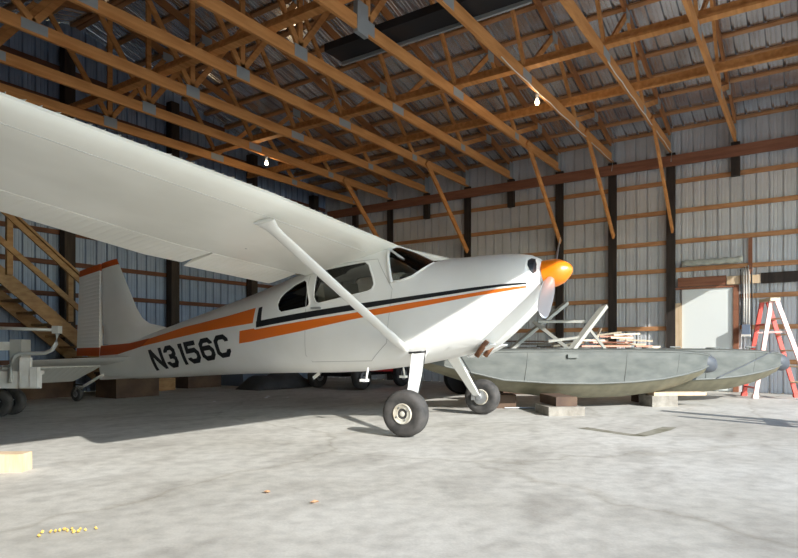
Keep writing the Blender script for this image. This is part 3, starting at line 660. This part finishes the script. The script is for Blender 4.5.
# blocks under the floats
def vbox(name, a0, a1, d0, d1, z0, z1, m, label, cat, group=None, bv=.01, rz=0):
    c = c2w((a0+a1)/2, (d0+d1)/2, z0)
    o = obj(name, bevel(box(B(), (-(a1-a0)/2, -(d1-d0)/2, 0), ((a1-a0)/2, (d1-d0)/2, z1-z0)), bv), m); o.location = c; o.rotation_euler = (0, 0, VR+rz)
    return tag(o, label, cat, group)
vbox('concrete_block', 1.93, 2.42, 8.0, 8.55, 0, .115, 'conc', 'flat weathered concrete block on the floor under the dark timber and nearer float', 'concrete block', rz=.1)
vbox('timber_block', 2.05, 2.34, 8.1, 8.75, .115, .24, 'brownwood', 'dark timber block on the flat concrete block under the nearer float', 'timber block', rz=.1)
vbox('timber_block', 1.28, 1.73, 9.0, 9.35, 0, .20, 'brownwood', 'dark timber block just behind the far main wheel', 'timber block')
vbox('timber_block', 3.80, 4.22, 9.25, 9.62, 0, .165, 'conc', 'grey block on the floor under the bow end of the nearer float', 'timber block', rz=.15)
vbox('plank', 3.86, 4.70, 9.3, 9.5, .165, .215, 'lumber', 'short pale plank lying on the grey block under the floats', 'plank', rz=.1)
vbox('timber_block', 3.9, 4.3, 9.95, 10.25, 0, .16, 'brownwood', 'dark block under the middle of the rear float', 'timber block')
o = obj('metal_rod', tube(B(), [c2w(1.55, 8.95, .012), c2w(2.35, 8.98, .012)], .012, 8), 'steel'); tag(o, 'thin metal rod lying between the blocks under the nearer float', 'rod')
# scrap lumber piled on crates behind the floats
for k, (a0, a1, d0, d1, h, m, lab) in enumerate([(2.0, 2.75, 11.7, 12.3, .86, 'brownwood', 'dark wooden crate behind the float struts'), (2.85, 3.55, 11.7, 12.3, .90, 'brownwood', 'dark wooden crate left under the scrap lumber pile'), (3.65, 4.75, 11.5, 12.1, .88, 'brush', 'grey brown crate right under the scrap lumber pile')]):
    c = c2w((a0+a1)/2, (d0+d1)/2); t = empty('wooden_crate', c, VR, lab, 'crate')
    w, dd = (a1-a0)/2, (d1-d0)/2
    obj('crate_body', box(B(), (-w+.02, -dd+.02, .0), (w-.02, dd-.02, h-.03)), m, t)
    for j in range(6): z = .03+j*(h-.03)/6; obj('slat', bevel(box(B(), (-w, -dd, z), (w, -dd+.018, z+(h-.08)/6)), .004), m, t)
    obj('lid', bevel(box(B(), (-w, -dd, h-.03), (w, dd, h)), .005), m, t)
bits = [('pink', 'pinkish board', 3.95, 11.75, .925, .95, .24, 0.05, 0), ('pale', 'pale board', 4.35, 11.95, .96, .9, .12, -.12, 0), ('pink', 'pinkish board', 4.10, 11.8, .998, .80, .18, .12, 0), ('pale', 'pale board', 3.75, 11.8, 1.037, .7, .1, .45, 0),
 ('pale', 'pale board', 4.55, 11.72, 1.036, .6, .10, -.35, -.05), ('pink', 'pinkish board', 4.65, 11.6, .925, .30, .12, -.1, 0), ('pale', 'pale board', 4.2, 11.55, 1.085, .5, .08, .3, 0), ('pale', 'pale board', 3.25, 11.75, .96, .66, .09, .25, .10), ('brush', 'brown board', 3.2, 12.15, .925, .9, .13, .1, 0), ('brush', 'brown board', 2.35, 12.0, .885, .7, .12, -.15, 0), ('brush', 'brown board', 2.85, 12.1, .97, 1.1, .10, .15, 0), ('brownwood', 'dark board', 2.45, 11.95, 1.02, .8, .14, .25, 0), ('brush', 'brown board', 3.3, 12.15, 1.02, .8, .09, -.1, .02), ('pale', 'pale board', 3.92, 12.0, 1.17, .26, .05, .6, 1.0),
 ('pale', 'pale board', 4.95, 12.0, .90, .4, .07, .5, 0), ('pale', 'pale stick', 4.0, 11.62, 1.16, .45, .035, -.5, .12), ('pale', 'pale stick', 4.4, 11.78, 1.155, .55, .03, .2, .05), ('pink', 'pinkish board', 4.25, 11.95, 1.115, .6, .14, -.3, 0), ('pale', 'pale board', 4.85, 11.75, .915, .35, .1, .2, 0)]
spots = ['lying flat on the pile', 'at the back of the pile', 'on top of the other pink one', 'crossing the left end of the pile', 'tilting down at the right end', 'small and last to the right', 'short, in front on top', 'slanting up at the far left end', 'dark left side', 'lowest at the far left', 'across the left crates', 'thick, beside the struts', 'highest on the dark side', 'small, sticking up at an angle', 'small, farthest back at the right', 'crossing in front near the top', 'lying highest near the middle', 'thin, between the pale ones', 'lowest at the far right end']
for (m, nm, a, d, z, L, w, rz, tilt), sp_ in zip(bits, spots):
    o = obj('scrap_board', bevel(box(B(), (-L/2, -w/2, -.016), (L/2, w/2, .016)), .004), m); o.location = c2w(a, d, z); o.rotation_euler = (0, -tilt, VR+rz)
    tag(o, nm+' in the scrap pile behind the floats, '+sp_, 'board', 'scrap boards on the crates')
for k, (a, d, r) in enumerate(((1.55, 11.6, .33), (1.2, 11.9, .33))):
    o = obj('old_tire', lathe(B(), [(r*.6, -.08), (r*.9, -.1), (r, -.05), (r, .05), (r*.9, .1), (r*.6, .08)], (0, 0, 0), (0, 1, 0), 28), 'rubber2', angle=50); o.location = c2w(a, d, r); o.rotation_euler = (0, 0, VR+.2*k)
    tag(o, 'dark tyre standing in the shade behind the float, '+('right one' if k == 0 else 'left one'), 'tyre')
# ------------------------------------------------------------------ step ladder
def ladder():
    o = c2w(6.7, 10.9); t = empty('step_ladder', o, 0, 'red fibreglass step ladder standing open by the white door', 'ladder')
    rel = lambda a, d, z=0: c2w(a, d, z)-o
    # the near side pair spreads across the view, the far side pair stands behind it
    tops = [(6.53, 10.70), (6.60, 10.66), (6.56, 11.02), (6.64, 10.98)]; feet = [(6.29, 10.78), (7.07, 10.38), (6.42, 11.36), (7.16, 10.98)]
    R = [(rel(*f), rel(*q, 1.72)) for f, q in zip(feet, tops)]
    for k, (p, q) in enumerate(R):
        nm = 'rear_rail' if k % 2 == 0 else 'front_rail'
        r = obj(nm, bevel(beam(B(), p, q, .03, .075, up=(.56, -.83, 0)), .004), 'ladder_sunlit' if k < 2 else 'ladder_red', t)
        obj('foot', bevel(beam(B(), p+Vector((0, 0, .001)), p+(q-p).normalized()*.07, .05, .10, up=(.56, -.83, 0)), .005), 'ladder_sunlit' if k < 2 else 'ladder_red', r)
    for k in range(1, 6):
        f = k/6.1; obj('step', bevel(beam(B(), R[1][0].lerp(R[1][1], f), R[3][0].lerp(R[3][1], f), .09, .024), .003), 'cap', t)
        if k in (1, 3, 5): obj('rear_brace', beam(B(), R[0][0].lerp(R[0][1], f-.06), R[2][0].lerp(R[2][1], f-.06), .03, .03), 'ladder_red', t)
    for s in (0, 2): obj('spreader', beam(B(), R[s][0].lerp(R[s][1], .68), R[s+1][0].lerp(R[s+1][1], .68), .01, .03), 'ladder_sunlit', t)
    c0 = (R[0][1]+R[1][1])/2; c1 = (R[2][1]+R[3][1])/2; d = (c1-c0).normalized(); u = Vector((0, 0, .02))
    obj('top_cap', bevel(beam(B(), c0-d*.05+u, c1+d*.05+u, .16, .055), .01), 'cap', t)
ladder()
# things on the right wall
bm = B(); pts = [(13.985, 1.12+1.12*k/14, 2.665+.012*math.sin(k*2.1)) for k in range(15)]; tube(bm, pts, .062, 12)
o = obj('foam_roll', bm, 'foam', smooth=True); tag(o, 'rolled grey foam mat lying along the wall above the white door', 'foam roll')
for k, (w, zt, zb, m) in enumerate(((1.02, 2.52, 1.32, 'wire'), (1.065, 2.50, 1.30, 'wire'), (1.11, 2.48, 1.42, 'wire'), (1.155, 2.45, 1.35, 'black'), (.97, 2.48, 1.02, 'black'))):
    bm = B(); tube(bm, [(14.03, w+.01, zt+.02), (13.985 if zt < 2.5 else 13.98, w, zt-.1), (14.03, w-.005, (zt+zb)/2), (14.03, w, zb)], .014 if m == 'wire' else .012, 8)
    o = obj('hanging_hose', bm, m, smooth=True); tag(o, ['white hose hanging nearest the ladder beside the door', 'white hose in the middle of those hanging beside the door', 'white hose hanging closest to the door jamb', 'black hose against the door jamb', 'long black hose on the ladder side of the white ones'][k], 'hose', 'hoses hanging by the door')
o = obj('wall_box', bevel(box(B(), (13.90, .99, 1.12), (14.0, 1.13, 1.36)), .01), 'bluegrey'); tag(o, 'dark grey box at the lower ends of the hanging hoses', 'box')
obj('box_lid', box(B(), (13.895, .985, 1.12), (14.0, 1.135, 1.16)), 'wire', o)
# lamps and cables on the trusses
for (x, i, lab) in ((9.5, 2, 'lit bare bulb hanging from the truss, nearer and to the right'), (9.35, 7, 'lit bare bulb far back above the wing')):
    y = 1.25+1.215*i+.012; t = empty('light_bulb', (x, y, 5.04), 0, lab, 'lamp')
    obj('socket', lathe(B(), [(.035, 0), (.035, -.04), (.022, -.05), (.020, -.085), (0, -.085)], (0, 0, 0), n=16), 'wire', t, smooth=True)
    obj('bulb', lathe(B(), [(.012, -.08), (.018, -.10), (.034, -.13), (.036, -.155), (.024, -.18), (0, -.188)], (0, 0, 0), n=18), 'bulb', t, smooth=True)
    pl_ = bpy.data.lights.new('bulb_light', 'POINT'); pl_.energy = 10; pl_.color = (1, .75, .45); pl_.shadow_soft_size = .03; lo = bpy.data.objects.new('bulb_light', pl_); COL.objects.link(lo); lo.parent = t; lo.location = (0, 0, -.23)
for i, x0, lab in ((2, 8.0, 'white cable sagging along the truss with the nearer bulb'), (1, 9.0, 'white cable along the truss above the white door')):
    y = 1.25+1.215*i-.04; pts = [(x0+(13.9-x0)*k/24, y, 5.03-.02*abs(math.sin(k*PI/4))) for k in range(25)]+[(13.8, y, 4.80)]
    o = obj('cable', tube(B(), pts, .008, 6), 'wire', smooth=True); tag(o, lab, 'cable')
t = empty('stored_panel', (7.05, 4.35, 5.22), 0, 'long dark panel with a pale metal edge stored up on the trusses', 'panel')
obj('panel_body', box(B(), (-.2, -1.45, .05), (.2, 1.6, .16)), 'rubber2', t); obj('metal_edge', box(B(), (.2, -1.45, .0), (.24, 1.6, .06)), 'galv', t)
# ------------------------------------------------------------------ stair by the back wall
t = empty('staircase', (7.4, 11.55, 0), 0, 'wooden staircase with handrails against the back wall behind the tail', 'staircase')
SL = -.82
def sz(x): return 2.24+(x-4.67)*SL
for y in (11.02, 11.92):
    bm = B(); prism(bm, [(x-7.4, z) for x, z in ((7.38, 0), (3.3, sz(3.3)), (3.3, sz(3.3)-.30), (7.02, 0))], 'y', y-11.55, y-11.51); obj('stringer', bm, 'stair', t)
for k in range(17):
    x = 7.25-.25*k; z = sz(x)-.02
    if x > 3.3: obj('tread', box(B(), (x-7.4-.22, -.50, z-.035), (x-7.4+.06, .42, z)), 'stair', t)
obj('landing', box(B(), (2.2-7.4, -.55, sz(3.3)-.1), (3.32-7.4, .5, sz(3.3)-.02)), 'stair', t)
for x in (2.3, 3.2): 
    for y in (-.5, .42): obj('post', box(B(), (x-7.4-.05, y-.045, 0), (x-7.4+.05, y+.045, sz(3.3)-.1)), 'stair', t)
for x, z0, h in ((4.76, 2.2, .95), (5.76, 1.46, .95), (6.85, .60, .95)):
    obj('rail_post', box(B(), (x-7.4-.045, -.60, z0-.10), (x-7.4+.045, -.53, z0+h-.08)), 'stair', t)
for dz, w, h in ((.88, .04, .09), (.98, .10, .035), (.36, .04, .09)):
    bm = B(); beam(bm, (3.3-7.4, -.62, sz(3.3)+dz), (6.95-7.4, -.62, sz(6.95)+dz), w, h); obj('handrail', bm, 'stair', t)
# clutter in the shade along the back wall, behind the tail and the cabin
o = obj('plywood_stack', bevel(box(B(), (7.45, 11.2, 0), (8.1, 11.75, .26)), .01), 'stair'); tag(o, 'low stack of brown plywood on the floor behind the registration letters', 'plywood stack')
for k, (x0, x1, y0, y1, h, m, lab) in enumerate([(4.9, 5.9, 11.15, 11.8, .5, 'brownwood', 'dark wooden box on the floor under the stair'), (6.1, 6.95, 10.1, 10.75, .42, 'brownwood', 'dark wooden box in front of the stair foot, behind the tail wheel'), (8.5, 9.4, 11.3, 11.95, .42, 'brownwood', 'dark wooden box right of the brown plywood'), (9.7, 10.7, 10.9, 11.7, .5, 'bluegrey', 'blue grey box behind the cabin by the back wall')]):
    o = obj('storage_box', bevel(box(B(), (x0, y0, 0), (x1, y1, h)), .02), m); obj('box_lid', bevel(box(B(), (x0-.02, y0-.02, h), (x1+.02, y1+.02, h+.04)), .01), m, o); tag(o, lab, 'box')
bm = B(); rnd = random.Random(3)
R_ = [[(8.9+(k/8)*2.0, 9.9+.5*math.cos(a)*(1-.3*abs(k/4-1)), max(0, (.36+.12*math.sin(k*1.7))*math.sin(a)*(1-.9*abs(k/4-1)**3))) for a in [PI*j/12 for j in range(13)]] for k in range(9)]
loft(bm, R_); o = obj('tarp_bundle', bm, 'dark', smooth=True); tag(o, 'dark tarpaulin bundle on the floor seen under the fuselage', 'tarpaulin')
# red wagon seen between belly and floor
t = empty('farm_wagon', (11.05, 8.55, 0), 0, 'red farm wagon with dark wheels seen under the belly', 'wagon')
obj('body', bevel(prism(B(), [(-1.0, .40), (1.05, .34), (1.3, .50), (1.3, .78), (-1.0, .86)], 'y', -.55, .55), .02), 'red', t)
obj('chassis', box(B(), (-.95, -.3, .28), (1.0, .3, .36)), 'black', t)
for x, y in ((-.72, -.62), (-.72, .62), (.8, -.62), (.8, .62)): 
    wv = wheel(t, (x, y, .27), .27, .18, 'steel', 32)
# ------------------------------------------------------------------ trailer with a white plank deck, left edge
T0 = c2w(-5.34, 7.72)
t = empty('dock_trailer', T0, VR, 'white planked trailer with a bent pipe rail at the left edge', 'trailer')
def tb(a0, a1, d0, d1, z0, z1, nm, m='whitewood', par=None): return obj(nm, bevel(box(B(), (a0+5.34, d0-7.72, z0), (a1+5.34, d1-7.72, z1)), .008), m, par or t)
tb(-6.7, -4.49, 7.62, 7.67, .385, .60, 'side_plank'); tb(-4.71, -4.58, 7.57, 7.62, .40, .77, 'upright'); tb(-4.57, -4.48, 7.55, 7.62, .40, .65, 'upright')
tb(-6.7, -4.72, 7.67, 8.12, .54, .59, 'deck'); tb(-6.7, -4.80, 8.12, 8.16, .40, .59, 'side_plank')
tb(-6.6, -4.8, 7.75, 7.80, .46, .53, 'frame_rail', 'steel'); tb(-6.6, -4.8, 7.98, 8.03, .46, .53, 'frame_rail', 'steel')
tb(-5.3, -4.98, 7.8, 7.98, .86, .97, 'crossbar'); tb(-4.98, -4.83, 7.8, 8.0, .59, 1.00, 'bracket', 'pipe')
Q = lambda px_, py_, d=7.58: ((px_-399)/610*d+5.34, d-7.72, .89-(py_-348)/610*d)
obj('bent_pipe', tube(B(), [Q(10, 383), Q(10, 370), Q(11.5, 362), Q(15, 356), Q(20, 353.5), Q(34, 353.5), Q(45, 353), Q(52, 350), Q(56, 344), Q(57.5, 334)], .024, 12), 'pipe', t, smooth=True)
obj('pipe_coupling', bevel(box(B(), (Q(54, 333)[0], -.19, Q(54, 333.5)[2]), (Q(60, 326)[0], -.09, Q(60, 326)[2])), .01), 'pipe', t)
obj('top_pipe', tube(B(), [Q(-30, 327), Q(55, 330)], .020, 12), 'pipe', t, smooth=True)
obj('upright_pipe', tube(B(), [(-.75, -.1, .5), (-.75, -.14, 1.16)], .020, 10), 'pipe', t, smooth=True)
for y in (.14, .42): wheel(t, (.18, y, .18), .18, .11, 'black', 28)
obj('axle', tube(B(), [(.18, .14, .18), (.18, .42, .18)], .02, 8), 'steel', t); obj('axle_spring', box(B(), (.14, .24, .18), (.22, .32, .47)), 'black', t)
obj('tongue_jack', tube(B(), [(-.9, .2, 0), (-.9, .2, .48)], .025, 10), 'steel', t)
# timber at the left edge of the sunny floor
o = obj('timber_offcut', bevel(box(B(), (-1.1, 0, 0), (0, .14, .13)), .01), 'lumber'); o.location = c2w(-2.70, 4.36); o.rotation_euler = (0, 0, VR+.04); tag(o, 'squared timber offcut lying in the sun at the left edge', 'timber')
# small litter
rnd = random.Random(11)
def leafobj(loc, r, m, label, cat, group=None, n=6):
    bm = B(); vs = [bm.verts.new((r*(.6+.6*rnd.random())*math.cos(a), r*(.4+.5*rnd.random())*math.sin(a), .004+.012*rnd.random())) for a in [2*PI*k/n for k in range(n)]]
    c = bm.verts.new((0, 0, .02)); c2 = bm.verts.new((0, 0, .002))
    for k in range(n): bm.faces.new([vs[k], vs[(k+1) % n], c]); bm.faces.new([vs[(k+1) % n], vs[k], c2])
    o = obj('dry_leaf' if cat == 'leaf' else 'paper_scrap', bm, m); o.location = loc; o.rotation_euler = (0, 0, rnd.random()*6); return tag(o, label, cat, group)
leafobj((2.65, 2.76, 0), .030, 'leaf2', 'dry leaf on the sunny floor, left of the pair below the wheel', 'leaf')
leafobj((2.63, 2.36, 0), .034, 'leaf2', 'dry leaf on the sunny floor, right of the pair below the wheel', 'leaf')
for k in range(16):
    a = rnd.gauss(-1.60, .045); leafobj(c2w(a, 2.94+.3*(a+1.6)+rnd.gauss(0, .02)), .010, 'leaf', 'small yellow leaf shred in the cluster at lower left', 'leaf', 'yellow leaf shreds in a cluster')
for p, r, lab in (((7.68, 8.03, 0), .07, 'white paper scrap, largest, on the shaded floor'), ((7.9, 8.2, 0), .05, 'white paper scrap behind the largest one'), ((7.9, 7.72, 0), .03, 'tiny white scrap right of the largest one'), ((6.63, 8.15, 0), .05, 'lone white paper scrap nearer the tail')): leafobj(p, r, 'paper', lab, 'paper scrap')
flo_ = bpy.data.objects['floor']
for poly in ([(6.72,2.16),(6.86,2.08),(6.75,1.85),(6.62,1.62),(6.56,1.45),(6.46,1.38),(6.42,1.50),(6.52,1.72),(6.62,1.95)], [(6.46,1.38),(6.56,1.50),(6.85,1.45),(7.1,1.42),(7.36,1.38),(7.40,1.24),(7.12,1.25),(6.85,1.30),(6.6,1.34)]):
    bm = B(); bm.faces.new([bm.verts.new((x, y, .0015)) for x, y in poly]); obj('oil_stain', bm, 'stain', flo_)
# added plank stand, unseen off to the right, to cast the long floor shadow
t = empty('shadow_stand', (8.1, -1.5, 0), 0, 'unseen wooden plank stand by the open front, added to cast the floor shadow', 'stand')
for (x, y, h, w) in ((8.28, -1.36, 1.72, .20), (7.72, -1.48, 1.60, .13), (8.0, -1.42, 1.2, .10)):
    obj('upright_board', bevel(box(B(), (x-8.1-w/2, y+1.5-.02, 0), (x-8.1+w/2, y+1.5+.02, h)), .005), 'lumber', t)
for z in (.15, 1.0): obj('cross_board', beam(B(), (-.5, -.03, z), (.32, .10, z), .03, .12), 'lumber', t)
